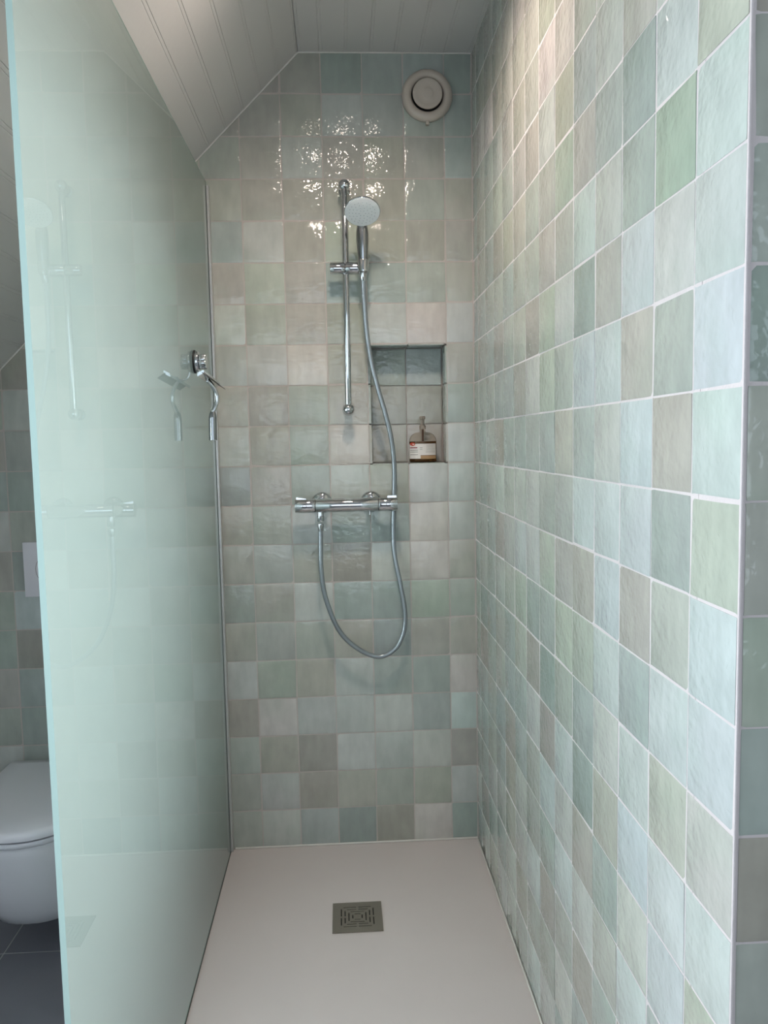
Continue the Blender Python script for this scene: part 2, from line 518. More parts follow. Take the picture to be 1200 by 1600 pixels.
# ceiling: narrow beaded boards running from front to back ------------------------------
PW = 0.0726
def plank_bm(w, length):
    prof = [(0, -.0015), (.0013, 0), (.0070, 0), (.0082, -.0010), (.0094, 0), (w-.0013, 0), (w, -.0015), (w, -.012), (0, -.012)]
    bm = bmesh.new()
    A = [bm.verts.new((u, 0, v)) for u, v in prof]
    B = [bm.verts.new((u, length, v)) for u, v in prof]
    n = len(prof)
    for k in range(n): bm.faces.new((A[k], A[(k+1) % n], B[(k+1) % n], B[k]))
    bm.faces.new(A[::-1]); bm.faces.new(B)
    return bm
PLANKS = {}
def plank(parent, m, w, y0, y1):
    key = (round(w, 4), round(y1-y0, 3))
    if key not in PLANKS:
        bm = plank_bm(w, y1-y0)
        me = bpy.data.meshes.new('plank'); bmesh.ops.recalc_face_normals(bm, faces=bm.faces[:]); bm.to_mesh(me); bm.free()
        me.materials.append(M_BOARD); PLANKS[key] = me
    o = bpy.data.objects.new('plank', PLANKS[key]); C.objects.link(o); o.parent = parent
    o.matrix_local = m
SLEN = (XC - XL)/S2
bm = bmesh.new(); box(bm, XC-.01, XFAR+.1, YB, .14, ZC+.008, ZC+.06)
ceiling = struct(obj('ceiling', bm, M_BOARD), 'white boarded ceiling with beaded grooves', 'ceiling')
x = XC
first = True
edges = [XC] + [XC - .011 + PW*k for k in range(1, 30) if XC - .011 + PW*k < XFAR] + [XFAR]
for a, b in zip(edges, edges[1:]):
    m = Matrix.Identity(4)
    # local u -> +x mirrored so that the moulded face looks down
    m[0][0], m[1][1], m[2][2] = 1, 1, -1
    m.translation = Vector((a, YB, ZC))
    plank(ceiling, m, b-a, 0, (-YB) if b < XR+.03 else -YB)
# sloped part with the roof window opening
bm = bmesh.new()
def slope_box(bm, s0, s1, y0, y1, o0, o1):
    vs = [bm.verts.new(slope_pt(s, y, -o)) for s in (s0, s1) for y in (y0, y1) for o in (o0, o1)]
    for f in [(0, 1, 3, 2), (4, 6, 7, 5), (0, 4, 5, 1), (2, 3, 7, 6), (0, 2, 6, 4), (1, 5, 7, 3)]:
        bm.faces.new([vs[i] for i in f])
sa = .008 + PW*15; sb = SLEN          # the slope is open for the dormer between these
for s0, s1, y0, y1 in [(-.02, sa, YB, .14), (sa, sb, YB, DY0), (sa, sb, DY1, .14)]:
    slope_box(bm, s0, s1, y0, y1, .008, .06)
ceil2 = struct(obj('ceiling_slope', bm, M_BOARD), 'white boarded sloping ceiling descending to the left', 'ceiling')
edges = [0.0] + [.008 + PW*k for k in range(1, 60) if .008 + PW*k < SLEN] + [SLEN]
for a, b in zip(edges, edges[1:]):
    spans = [(YB, 0.0)]
    if a >= sa-.001 and b <= sb+.001: spans = [(YB, DY0), (DY1, 0.0)]
    for y0, y1 in spans:
        p = slope_pt(a, y0)
        m = Matrix.Identity(4)
        du = Vector((-S2, 0, -S2))
        for r in range(3):
            m[r][0], m[r][1], m[r][2] = du[r], (0, 1, 0)[r], SLOPE_N[r]
        m.translation = p
        plank(ceil2, m, b-a, y0, y1)
# dormer: cheeks, little ceiling, front under and around the window
def cheek(y0, y1):
    bm = bmesh.new()
    a, b = slope_pt(sa, 0, -.003), slope_pt(sb, 0, -.003)
    pts = [(a.x, a.z), (DX0-.1, a.z), (DX0-.1, b.z), (b.x, b.z)]
    A = [bm.verts.new((x, y0, z)) for x, z in pts]; B = [bm.verts.new((x, y1, z)) for x, z in pts]
    for k in range(4): bm.faces.new((A[k], A[(k+1) % 4], B[(k+1) % 4], B[k]))
    bm.faces.new(A[::-1]); bm.faces.new(B)
    return bm
bm = cheek(DY0-.05, DY0+.010)
struct(obj('wall_dormer_rear', bm, M_PAINT), 'white side of the dormer nearer the camera', 'wall')
bm = cheek(DY1-.010, DY1+.05)
struct(obj('wall_dormer_front', bm, M_PAINT), 'white side of the dormer nearer the toilet', 'wall')
dz = slope_pt(sa, 0).z; db = slope_pt(sb, 0)
bm = bmesh.new(); box(bm, DX0-.1, slope_pt(sa, 0).x+.01, DY0-.05, DY1+.05, dz, dz+.05)
struct(obj('ceiling_dormer', bm, M_PAINT), 'white ceiling of the dormer', 'ceiling')
bm = bmesh.new()
box(bm, DX0-.1, DX0, DY0+.01, DY1-.01, DZ1-.002, dz)
struct(obj('wall_dormer_window', bm, M_PAINT), 'white wall over the dormer window', 'wall')
bm = bmesh.new()
f = .05
for y0, y1, z0, z1 in [(DY0, DY0+f, DZ0, DZ1), (DY1-f, DY1, DZ0, DZ1), (DY0+f, DY1-f, DZ0, DZ0+f), (DY0+f, DY1-f, DZ1-f, DZ1)]:
    box(bm, DX0-.08, DX0-.01, y0, y1, z0, z1, .002, 1)
win = struct(obj('window_1', bm, M_BOARD), 'white dormer window left of the camera', 'window')
pm = bpy.data.materials.new('window_pane'); pm.use_nodes = True
nt = pm.node_tree; nt.nodes.clear()
po = nt.nodes.new('ShaderNodeOutputMaterial'); tr = nt.nodes.new('ShaderNodeBsdfTransparent'); gl = nt.nodes.new('ShaderNodeBsdfGlossy')
gl.inputs['Roughness'].default_value = 0.0; fr = nt.nodes.new('ShaderNodeFresnel'); fr.inputs[0].default_value = 1.45
ms = nt.nodes.new('ShaderNodeMixShader')
nt.links.new(fr.outputs[0], ms.inputs[0]); nt.links.new(tr.outputs[0], ms.inputs[1]); nt.links.new(gl.outputs[0], ms.inputs[2]); nt.links.new(ms.outputs[0], po.inputs[0])
bm = bmesh.new(); box(bm, DX0-.055, DX0-.049, DY0+f, DY1-f, DZ0+f, DZ1-f)
obj('pane', bm, pm, win)
bm = bmesh.new()  # frame of the added rear window, unseen, there for fill light
for x0, x1, z0, z1 in [(RX0, RX0+f, RZ0, RZ1), (RX1-f, RX1, RZ0, RZ1), (RX0+f, RX1-f, RZ0, RZ0+f), (RX0+f, RX1-f, RZ1-f, RZ1)]:
    box(bm, x0, x1, YB-.085, YB-.015, z0, z1, .002, 1)
win2 = struct(obj('added_window_2', bm, M_BOARD), 'white window added behind the camera as fill light', 'window')
bm = bmesh.new(); box(bm, RX0+f, RX1-f, YB-.055, YB-.049, RZ0+f, RZ1-f)
obj('pane', bm, pm, win2)
# caulk along the ceiling
bm = bmesh.new()
box(bm, XC, XR-.001, -.0032, .0008, ZC-.0034, ZC-.0005)
struct(obj('trim_2', bm, M_SILICONE), 'white caulk line along the flat ceiling', 'trim')
bm = bmesh.new()
slope_box(bm, 0, SLEN, -.0032, .0008, -.0034, -.0005)
struct(obj('trim_3', bm, M_SILICONE), 'white caulk line along the sloping ceiling', 'trim')

# floor ---------------------------------------------------------------------------
bm = bmesh.new(); box(bm, XL, XFAR, YB, .0, ZF-.08, ZF-.0008)
floor = struct(obj('floor', bm, M_FLOORGROUT), 'slate grey square floor tiles with light joints', 'floor')
FT = 0.60
for a in range(-2, 5):
    for b in range(-6, 2):
        x0, x1 = -1.2615 + a*FT, -1.2615 + (a+1)*FT
        y0, y1 = -.350 + b*FT, -.350 + (b+1)*FT
        x0, x1, y0, y1 = max(x0, XL), min(x1, XFAR), max(y0, YB), min(y1, 0.0)
        if x1-x0 < .02 or y1-y0 < .02: continue
        if x0 > XG - .05 and y0 > -1.2: continue          # wholly under the shower tray
        if y0 > YE and x0 > XR: continue
        bm = bmesh.new(); box(bm, x0+.0017, x1-.0017, y0+.0017, y1-.0017, ZF-.012, ZF, .0006, 1)
        obj('floor_tile', bm, M_FLOOR, floor)

# ------------------------------------------------------------------ shower tray
TX0, TX1, TY0 = XG - .022, XR - .001, -1.45
t = thing('shower_tray', 'flat matt white shower tray between glass screen and tiled walls', 'shower tray', ((TX0+TX1)/2, TY0/2, ZF))
def rel(o, root):
    """keep world coordinates of a mesh built in place under an empty"""
    o.location = -Vector(root.location); return o
bm = bmesh.new(); box(bm, TX0, TX1, TY0, -.001, -.035, 0, .004, 3)
rel(obj('tray_top', bm, M_TRAY, t, smooth=40), t)
bm = bmesh.new(); box(bm, TX0+.006, TX1, TY0+.006, -.001, ZF+.0005, -.0352)
rel(obj('plinth', bm, M_TRAY, t), t)
bm = bmesh.new()
box(bm, XG+.012, XR-.001, -.0055, .0, .0, .0055, .0015, 1)
struct(obj('trim_4', bm, M_SILICONE, smooth=40), 'white silicone bead between tray and back wall', 'trim')
bm = bmesh.new(); box(bm, XR-.0045, XR, TY0, -.006, .0, .0045, .0015, 1)
struct(obj('trim_5', bm, M_SILICONE, smooth=40), 'white silicone bead between tray and right wall', 'trim')

# drain cover with concentric slots
DX, DY, DH = -.3118, -.3965, .0665
d = thing('drain_cover', 'square steel drain cover with concentric slots on the white tray', 'drain', (DX, DY, 0))
bm = bmesh.new(); box(bm, -DH+.003, DH-.003, -DH+.003, DH-.003, .0002, .0008)
obj('well', bm, M_DARK, d)
slots = []
for rr, end, br in [(.043, .037, .003), (.033, .028, .003), (.0228, .0185, 0), (.0125, .008, 0)]:
    g = .0014
    segs = [(-end, -br), (br, end)] if br else [(-end, end)]
    for a, b in segs:
        for s in (-1, 1):
            slots.append((a, b, s*rr-g, s*rr+g)); slots.append((s*rr-g, s*rr+g, a, b))
xs = sorted({round(v, 5) for q in slots for v in q[:2]} | {-DH, DH})
ys = sorted({round(v, 5) for q in slots for v in q[2:]} | {-DH, DH})
bm = bmesh.new(); vg = {}
def gv(x, y):
    if (x, y) not in vg: vg[(x, y)] = bm.verts.new((x, y, .0032))
    return vg[(x, y)]
for x0, x1 in zip(xs, xs[1:]):
    for y0, y1 in zip(ys, ys[1:]):
        cx, cy = (x0+x1)/2, (y0+y1)/2
        if any(q[0] < cx < q[1] and q[2] < cy < q[3] for q in slots): continue
        bm.faces.new((gv(x0, y0), gv(x1, y0), gv(x1, y1), gv(x0, y1)))
r = bmesh.ops.extrude_face_region(bm, geom=bm.faces[:])
bmesh.ops.translate(bm, verts=[v for v in r['geom'] if isinstance(v, bmesh.types.BMVert)], vec=(0, 0, -.0024))
obj('slotted_plate', bm, M_STEEL, d)

# ------------------------------------------------------------------ glass screen
GZ1 = 2.028
g = thing('glass_shower_screen', 'tall frosted green-tinted glass panel standing between shower and toilet', 'shower screen', (XG, -.72, 0))
bm = bmesh.new()
fs = box(bm, XG-.008, XG, -1.425, -.006, .0035, GZ1, .0)
# faces: 0 = -x (etched), 1 = +x (smooth), others edges
for k, fc in enumerate(fs): fc.material_index = (1, 0, 2, 2, 2, 2)[k]
rel(obj('glass_pane', bm, [M_GLASS, M_ETCH, M_EDGE], g), g)
bm = bmesh.new()
for a, b in ((XG+.0008, XG+.0080), (XG-.0160, XG-.0088)):
    box(bm, a, b, -.022, -.0005, .001, GZ1-.012, .0006, 1)
box(bm, XG-.0088, XG+.0008, -.0052, -.0005, .001, GZ1-.012)
rel(obj('wall_profile', bm, M_ALU, g), g)
bm = bmesh.new(); box(bm, XG-.009, XG+.0015, -1.424, -.017, .0004, .0034)
rel(obj('bottom_seal', bm, M_SEAL, g), g)

# ------------------------------------------------------------------ suction hook on the glass
HY, HZ = -.325, 1.4815
h = thing('suction_hook', 'round chrome suction hook with black rim stuck on the glass screen', 'hook', (XG, HY, HZ))
AX = (1, 0, 0)
bm = bmesh.new(); lathe(bm, [(.010, .0005), (.0295, .0005), (.0300, .003), (.0285, .0055), (.008, .006)], (0, 0, 0), AX, 40)
obj('suction_cup', bm, M_BLACK, h, smooth=40)
bm = bmesh.new(); lathe(bm, [(.006, .0062), (.0275, .0062), (.0280, .008), (.0265, .0125), (.018, .0145), (.010, .0150)], (0, 0, 0), AX, 40)
obj('cover_ring', bm, M_CHROME, h, smooth=40)
bm = bmesh.new()
seg = 48
prof = [(.0, .0151), (.0195, .0151), (.0200, .0165), (.0200, .0300), (.0185, .0320), (.0, .0322)]
rings = []
for r0, x in prof:
    if r0 == 0: rings.append([bm.verts.new((x, 0, 0))]); continue
    rings.append([bm.verts.new((x, (r0*(1-.14*(0.5+0.5*math.cos(8*a))**3))*math.sin(a), (r0*(1-.14*(0.5+0.5*math.cos(8*a))**3))*math.cos(a))) for a in [2*math.pi*k/seg for k in range(seg)]])
for a, b in zip(rings, rings[1:]):
    for k in range(seg):
        k2 = (k+1) % seg
        if len(a) == 1: bm.faces.new((a[0], b[k], b[k2]))
        elif len(b) == 1: bm.faces.new((a[k], a[k2], b[0]))
        else: bm.faces.new((a[k], a[k2], b[k2], b[k]))
obj('ribbed_knob', bm, M_CHROME, h, smooth=40)
bm = bmesh.new()
tube(bm, spline([(.012, 0, -.018), (.013, 0, -.030), (.018, 0, -.041), (.028, 0, -.046), (.040, 0, -.045), (.046, 0, -.038)], 6), .0032, 10)
obj('hook_arm', bm, M_CHROME, h, smooth=True)

# squeegee hanging from the hook
q = thing('squeegee', 'slim chrome squeegee hanging from the suction hook beside the glass screen', 'squeegee', (XG+.040, HY, 1.43))
def SQ(x, y, z): return Vector((XG+x, y, z)) - q.location
bm = bmesh.new()
ya, yb = -.470, -.212
za, zb = 1.4400, 1.4280
for s in ((.0335, .0365),):
    vs = []
    for y, z in ((ya, za), (yb, zb)):
        for x in (.032, .048):
            for dz in (-.004, .004):
                vs.append(bm.verts.new(SQ(x, y, z+dz + (x-.039)*.55)))
    for fc in [(0, 1, 3, 2), (4, 6, 7, 5), (0, 4, 5, 1), (2, 3, 7, 6), (0, 2, 6, 4), (1, 5, 7, 3)]: bm.faces.new([vs[i] for i in fc])
bmesh.ops.bevel(bm, geom=bm.edges[:], offset=.0015, segments=2, affect='EDGES')
obj('blade_holder', bm, M_CHROME, q, smooth=40)
bm = bmesh.new(); vs = []
for y, z in ((ya-.004, za), (yb+.004, zb)):
    for x, dz in ((.044, .0005), (.044, .0025), (.062, -.010), (.062, -.011)):
        vs.append(bm.verts.new(SQ(x, y, z+dz)))
for fc in [(0, 1, 2, 3), (7, 6, 5, 4), (0, 4, 5, 1), (1, 5, 6, 2), (2, 6, 7, 3), (3, 7, 4, 0)]: bm.faces.new([vs[i] for i in fc])
obj('rubber_lip', bm, M_SEAL, q)
bm = bmesh.new()
mid = (ya+yb)/2
pts = spline([SQ(.037, mid-.012, 1.4325), SQ(.046, mid-.004, 1.4205), SQ(.056, mid+.004, 1.400), SQ(.057, mid+.006, 1.381), SQ(.051, mid+.004, 1.364), SQ(.046, mid+.003, 1.352)], 6)
n = len(pts)
tube(bm, pts, [.0062 - .0010*math.sin(math.pi*k/(n-1)) for k in range(n)], 12)
obj('neck', bm, M_CHROME, q, smooth=True)
bm = bmesh.new()
pts = spline([SQ(.0462, mid+.003, 1.353), SQ(.045, mid+.003, 1.345), SQ(.0442, mid+.002, 1.325), SQ(.044, mid+.001, 1.30), SQ(.044, mid, 1.2795)], 6)
n = len(pts)
tube(bm, pts, [.0062 + .0040*min(1, k/8) for k in range(n)], 16)
obj('handle', bm, M_SATIN, q, smooth=60)

# ------------------------------------------------------------------ extract valve
v = thing('ventilation_valve', 'round cream extractor valve high on the tiled back wall', 'vent', (-.0497, 0, 2.2730))
FY = (0, -1, 0)
bm = bmesh.new()
lathe(bm, [(.050, .001), (.0735, .001), (.0745, .006), (.0720, .014), (.0650, .0195), (.0560, .0205), (.0490, .017), (.0465, .010), (.0460, .003)], (0, 0, 0), FY, 64)
obj('outer_ring', bm, M_VENT, v, smooth=50)
bm = bmesh.new(); lathe(bm, [(0, .001), (.0459, .001), (.0459, .004), (0, .004)], (0, 0, 0), FY, 48)
obj('dark_throat', bm, M_DARK, v)
bm = bmesh.new()
lathe(bm, [(.012, .0045), (.035, .016), (.0425, .018), (.0438, .021), (.0425, .0245), (.040, .0252), (.032, .0235), (.018, .0228), (.016, .0236), (.012, .0241), (0, .0243)], (0, 0, 0), FY, 64)
obj('valve_disc', bm, M_VENT, v, smooth=50)
bm = bmesh.new(); box(bm, -.005, .005, -.013, -.001, -.0835, -.0715, .0015)
obj('lock_tab', bm, M_VENT, v, smooth=40)

# ------------------------------------------------------------------ rail with slider
BX0, BX1 = -.2985, -.3008          # top and bottom of the rail
RY = -.052
s = thing('shower_rail', 'vertical chrome shower rail with ball ends and sliding holder on back wall', 'shower rail', (-.30, 0, 1.36))
def SR(x, y, z): return Vector((x, y, z)) - s.location
bm = bmesh.new()
rounded_cyl(bm, SR(BX1, RY, 1.3640), SR(BX0, RY, 2.0050), .0095, .001)
obj('rail', bm, M_CHROME, s, smooth=40)
for z, x in ((2.0050, BX0), (1.3640, BX1)):
    bm = bmesh.new()
    bmesh.ops.create_uvsphere(bm, u_segments=32, v_segments=20, radius=.0175, matrix=Matrix.Translation(SR(x, RY, z)))
    obj('ball_end', bm, M_CHROME, s, smooth=True)
    bm = bmesh.new()
    lathe(bm, [(.0165, .0005), (.0170, .003), (.0150, .006), (.0115, .009), (.0115, .040)], SR(x, 0, z), FY, 32)
    obj('wall_bracket', bm, M_CHROME, s, smooth=40)
SZ = 1.7705
bm = bmesh.new()
rounded_cyl(bm, SR(-.345, RY-.006, SZ), SR(-.302, RY-.006, SZ), .0165, .002)
rounded_cyl(bm, SR(-.3008, RY-.006, SZ), SR(-.2370, RY-.006, SZ), .0175, .002)
obj('slider', bm, M_CHROME, s, smooth=40)
bm = bmesh.new()
box(bm, -.342-s.location.x, -.239-s.location.x, RY-.0255, RY-.022, SZ-.0015-s.location.z, SZ+.0012-s.location.z)
obj('slider_groove', bm, M_SEAL, s)
bm = bmesh.new()
lathe(bm, [(.0122, .0175), (.0122, -.0165), (.0140, -.017), (.0150, -.016), (.0168, .016), (.0155, .018), (.0122, .0175)], SR(-.2500, -.0875, SZ), (0, -.04, 1), 32, cap=False)
bmesh.ops.remove_doubles(bm, verts=bm.verts[:], dist=1e-6)
obj('cone_holder', bm, M_CHROME, s, smooth=40)

# hand shower
ha = thing('hand_shower', 'chrome hand shower with pale round spray face resting in the rail holder', 'hand shower', (-.2500, -.0875, SZ))
def HA(x, y, z): return Vector((x, y, z)) - ha.location
hc = Vector((-.2511, -.1440, 1.9060))     # centre of spray face
bm = bmesh.new()
pts = spline([HA(-.2500, -.0868, 1.7500), HA(-.2500, -.0875, 1.7720), HA(-.2500, -.0880, 1.802), HA(-.2502, -.0885, 1.835), HA(-.2503, -.0885, 1.862), HA(-.2505, -.0895, 1.884), HA(-.2507, -.0960, 1.902), HA(-.2508, -.110, 1.914)], 6)
n = len(pts)
def hr(t):
    return .0106 + .0070*math.sin(math.pi*min(1, max(0, (t-.14)/.72)))**1.1
tube(bm, pts, [hr(k/(n-1)) for k in range(n)], 24)
obj('handle', bm, M_SATIN, ha, smooth=60)
nf = Vector((0.0, -math.cos(math.radians(57)), -math.sin(math.radians(57))))
hcl = hc - ha.location
bm = bmesh.new()
lathe(bm, [(0, -.0190), (.018, -.0182), (.034, -.0145), (.044, -.0085), (.0500, -.0035), (.0510, .0), (.0503, .0016), (.0490, .0022)], hcl, nf, 56)
obj('head', bm, M_CHROME, ha, smooth=50)
bm = bmesh.new()
lathe(bm, [(.0488, .0016), (.0488, .0028), (.042, .0046), (.024, .0064), (0, .0070)], hcl, nf, 56)
sf = obj('spray_face', bm, M_SPRAY, ha, smooth=50)
bm = bmesh.new()
uu, vv, _ = frame_of(nf)
for rr, cnt in ((.009, 6), (.018, 10), (.027, 15), (.036, 20)):
    hh = .0068 - (rr/.0488)**2*.0036
    for k in range(cnt):
        a = 2*math.pi*k/cnt
        c = hcl + nf*(hh-.0003) + (uu*math.cos(a)+vv*math.sin(a))*rr
        lathe(bm, [(.0013, 0), (.0009, .0012), (0, .0014)], c, nf, 6)
nz = obj('nozzles', bm, M_NOZZLE, sf); nz['kind'] = 'stuff'

# hose (free curve from the hand shower, behind the mixer, round to the outlet)
HP = [(566.5, 424, -.0862), (567.5, 438, -.082), (569, 470, -.070), (573, 520, -.058), (580, 565, -.052), (590, 605, -.046), (603, 650, -.040), (612, 690, -.033),
      (616, 730, -.025), (615.5, 780, -.0195), (614.5, 830, -.020), (617, 870, -.024), (627, 920, -.031), (633, 960, -.036), (630, 990, -.040), (617, 1014, -.043), (592, 1026, -.047),
      (560, 1014, -.051), (530, 985, -.054), (509, 935, -.056), (502, 890, -.057), (501, 850, -.056), (501, 819.5, -.055)]
CAMP = mw.translation
def unproj(px, py, Y):
    dvec = RIGHT*((px-600)/F_PX) + FWD + UP*((800-py)/F_PX)
    return CAMP + dvec*((Y-CAMP.y)/dvec.y)
hp = [unproj(*p) for p in HP]
hose = thing('shower_hose', 'grey shower hose hanging in a loop from hand shower to mixer', 'hose', tuple(hp[16]))
bm = bmesh.new()
tube(bm, spline([p - hose.location for p in hp], 10), .0073, 16)
obj('hose_tube', bm, M_HOSE, hose, smooth=60)
for i0, i1, r in ((0, 1, .0088),):
    bm = bmesh.new()
    lathe(bm, [(.0085, -.004), (.0102, 0), (.0098, .020), (.0080, .026)], hp[0]-hose.location, hp[1]-hp[0], 24)
    obj('hose_nut', bm, M_CHROME, hose, smooth=40)
bm = bmesh.new()
lathe(bm, [(.0098, -.002), (.0100, .004), (.0085, .016), (.0080, .020)], hp[-1]-hose.location, (0, 0, -1), 24)
obj('hose_nut', bm, M_CHROME, hose, smooth=40)

# ------------------------------------------------------------------ thermostatic mixer
MY, MZ = -.060, 1.0815
m_ = thing('shower_mixer', 'horizontal chrome thermostatic bar mixer on the tiled back wall', 'tap', (-.314, 0, MZ))
ox = m_.location.x
def MX(px): return unproj(px, 790, MY).x - ox
xl, xa, xb, xr = MX(461), MX(492.5), MX(591.5), MX(621)
bm = bmesh.new(); rounded_cyl(bm, (xa+.0012, MY, 0), (xb-.0012, MY, 0), .0200, .0012, 40)
obj('body', bm, M_CHROME, m_, smooth=40)
for nm, a, b, c in (('temperature_knob', xl, xa, -1), ('flow_knob', xb, xr, 1)):
    bm = bmesh.new(); rounded_cyl(bm, (a, MY, 0), (b, MY, 0), .0208, .002, 40)
    k = obj(nm, bm, M_CHROME, m_, smooth=40)
    bm = bmesh.new()
    bx0, bx1 = (a+.004, a+.034) if c < 0 else (b-.030, b-.003)
    vs = []
    for x, hh in ((bx0, .0265 if c < 0 else .0255), (bx1, .0215 if c < 0 else .0255)):
        for y in (MY-.007, MY+.007):
            vs += [bm.verts.new((x, y, .0185)), bm.verts.new((x, y, hh))]
    for fc in [(0, 1, 3, 2), (4, 6, 7, 5), (0, 4, 5, 1), (2, 3, 7, 6), (0, 2, 6, 4), (1, 5, 7, 3)]: bm.faces.new([vs[i] for i in fc])
    bmesh.ops.bevel(bm, geom=bm.edges[:], offset=.0012, segments=2, affect='EDGES')
    obj('safety_button', bm, M_CHROME, k, smooth=40)
    # engraved ring on the front of the knob
    bm = bmesh.new(); cx = (a+b)/2 - .001
    sg = 28
    ri = [[], [], ]
    for kk in range(sg):
        aa = 2*math.pi*kk/sg
        for w_, r0 in enumerate((.0052, .0062)):
            z = r0*math.sin(aa); y = MY - math.sqrt(.0210**2 - z*z)
            ri[w_].append(bm.verts.new((cx + r0*math.cos(aa), y, z)))
    for kk in range(sg):
        bm.faces.new((ri[0][kk], ri[0][(kk+1) % sg], ri[1][(kk+1) % sg], ri[1][kk]))
    obj('engraved_ring', bm, M_SEAL, k)
    bm = bmesh.new()
    rounded_cyl(bm, ((xa-.0011) if c < 0 else (xb-.0012), MY, 0), ((xa+.0012) if c < 0 else (xb+.0011), MY, 0), .0190, .0003, 40)
    obj('shadow_gap', bm, M_SEAL, m_, smooth=40)
for px in (503, 580):
    x = unproj(px, 780, -.012).x - ox
    bm = bmesh.new()
    lathe(bm, [(.0325, .0005), (.0325, .003), (.0300, .0085), (.0240, .012), (.0185, .014), (.0175, .020), (.0175, .046)], (x, 0, .004), FY, 40)
    obj('wall_rosette', bm, M_CHROME, m_, smooth=40)
xo = unproj(501, 812, -.055).x - ox
bm = bmesh.new(); lathe(bm, [(.0100, 0), (.0100, -.014), (.0112, -.015), (.0112, -.028), (.0098, -.030)], (xo, -.055, -.017), (0, 0, 1), 32)
obj('hose_outlet', bm, M_CHROME, m_, smooth=40)
xo2 = unproj(578, 812, -.035).x - ox
bm = bmesh.new(); lathe(bm, [(.0085, 0), (.0085, -.005), (.0050, -.008), (.0016, -.0085), (.0016, -.015), (0, -.016)], (xo2, -.045, -.016), (0, 0, 1), 20)
obj('filter_screw', bm, M_CHROME, m_, smooth=40)

# ------------------------------------------------------------------ soap bottle in the niche
BXc, BYc, BZ = -.0728, .036, 1.2020
b_ = thing('soap_bottle', 'clear pump bottle of amber soap with paper label standing in the wall niche', 'bottle', (BXc, BYc, BZ))
BA, BB = .0420, .0270
M_BOTTLE = clear_plastic('clear_bottle_plastic', (240, 233, 224), .05, 1.12)
M_LIQ = mat('amber_soap', (132, 92, 56), .15, trans=.5, ior=1.33)
M_PUMP = mat('clear_pump_plastic', (170, 158, 146), .2, trans=.35, ior=1.3)
M_LABEL = mat('paper_label', (222, 214, 208), .5)
M_ORANGE = mat('orange_badge', (190, 62, 32), .5)
M_RED = mat('dark_red_print', (132, 30, 40), .5)
M_PRINT = mat('grey_print', (120, 114, 112), .5)
M_TAN = mat('tan_picture', (170, 134, 96), .5)
bm = bmesh.new()
prof = [(.90, .0), (.985, .002), (1.0, .006), (1.0, .062)]
for k in range(1, 11):
    a = math.pi/2*k/10
    prof.append((.21 + .79*math.cos(a)**.85 if k < 10 else .215, .062 + .030*math.sin(a)))
prof += [(.21, .101)]
lathe(bm, prof, (0, 0, 0), (0, 0, 1), 48, BA, BB, ((1, 0, 0), (0, 1, 0)))
obj('body', bm, M_BOTTLE, b_, smooth=50)
bm = bmesh.new()
lathe(bm, [(.0, .0025), (.93, .0025), (.955, .006), (.955, .0635), (0, .0637)], (0, 0, 0), (0, 0, 1), 48, BA, BB, ((1, 0, 0), (0, 1, 0)))
obj('liquid_soap', bm, M_LIQ, b_, smooth=50)
bm = bmesh.new()
lathe(bm, [(.0098, .1012), (.0098, .112), (.0062, .114), (.0055, .126), (.0062, .1265), (.0062, .131), (.0085, .132), (.0085, .139), (.006, .141), (0, .1412)], (0, 0, 0), (0, 0, 1), 24)
tube(bm, [Vector((0, -.002, .1365)), Vector((0, -.016, .1365)), Vector((0, -.026, .1345))], [.0045, .004, .0032], 12)
obj('pump', bm, M_PUMP, b_, smooth=40)
bm = bmesh.new(); tube(bm, [Vector((0, 0, .1008)), Vector((0, 0, .085)), Vector((0, 0, .0642))], .003, 10)
obj('dip_tube', bm, mat('brown_dip_tube', (120, 84, 66), .4), b_, smooth=60)
def patch(bm, x0, x1, z0, z1, off, n=10, zfun=None):
    A = BA+off; Bq = BB+off
    cols = []
    for k in range(n+1):
        x = x0 + (x1-x0)*k/n
        x = max(-A*.999, min(A*.999, x))
        th = math.asin(x/A)
        cols.append([bm.verts.new((A*math.sin(th), -Bq*math.cos(th), z)) for z in (z0, z1)])
    for a, b in zip(cols, cols[1:]): bm.faces.new((a[0], b[0], b[1], a[1]))
bm = bmesh.new()
patch(bm, -.0418, -.010, .011, .0565, .0006); patch(bm, -.010, .0385, .0215, .0565, .0006)
lab = obj('label', bm, M_LABEL, b_)
bm = bmesh.new()
cen = (-.0335, .0555); pr_ = []
for k in range(20):
    aa = 2*math.pi*k/20
    x = cen[0] + .0075*math.cos(aa); z = cen[1] + .0055*math.sin(aa)
    th = math.asin(max(-.999, min(.999, x/(BA+.001))))
    pr_.append(bm.verts.new(((BA+.001)*math.sin(th), -(BB+.001)*math.cos(th), z)))
bm.faces.new(pr_)
obj('label_badge', bm, M_ORANGE, lab)
bm = bmesh.new(); patch(bm, -.0405, -.0195, .0430, .0460, .001, 6)
obj('label_print', bm, M_RED, lab)
bm = bmesh.new()
for z in (.0365, .0310, .0225): patch(bm, -.0400, -.018, z, z+.0016, .001, 6)
for z in (.052, .0485, .045, .0415, .038): patch(bm, .008, .0350, z, z+.0006, .001, 6)
for z in (.0305, .0335): patch(bm, .006, .0350, z, z+.0006, .001, 6)
patch(bm, -.012, -.004, .0440, .0452, .001, 4); patch(bm, -.012, -.004, .0390, .0402, .001, 4)
obj('label_print', bm, M_PRINT, lab)
bm = bmesh.new(); patch(bm, -.010, .0385, .010, .0205, .0006, 8)
obj('label_picture', bm, M_TAN, lab)

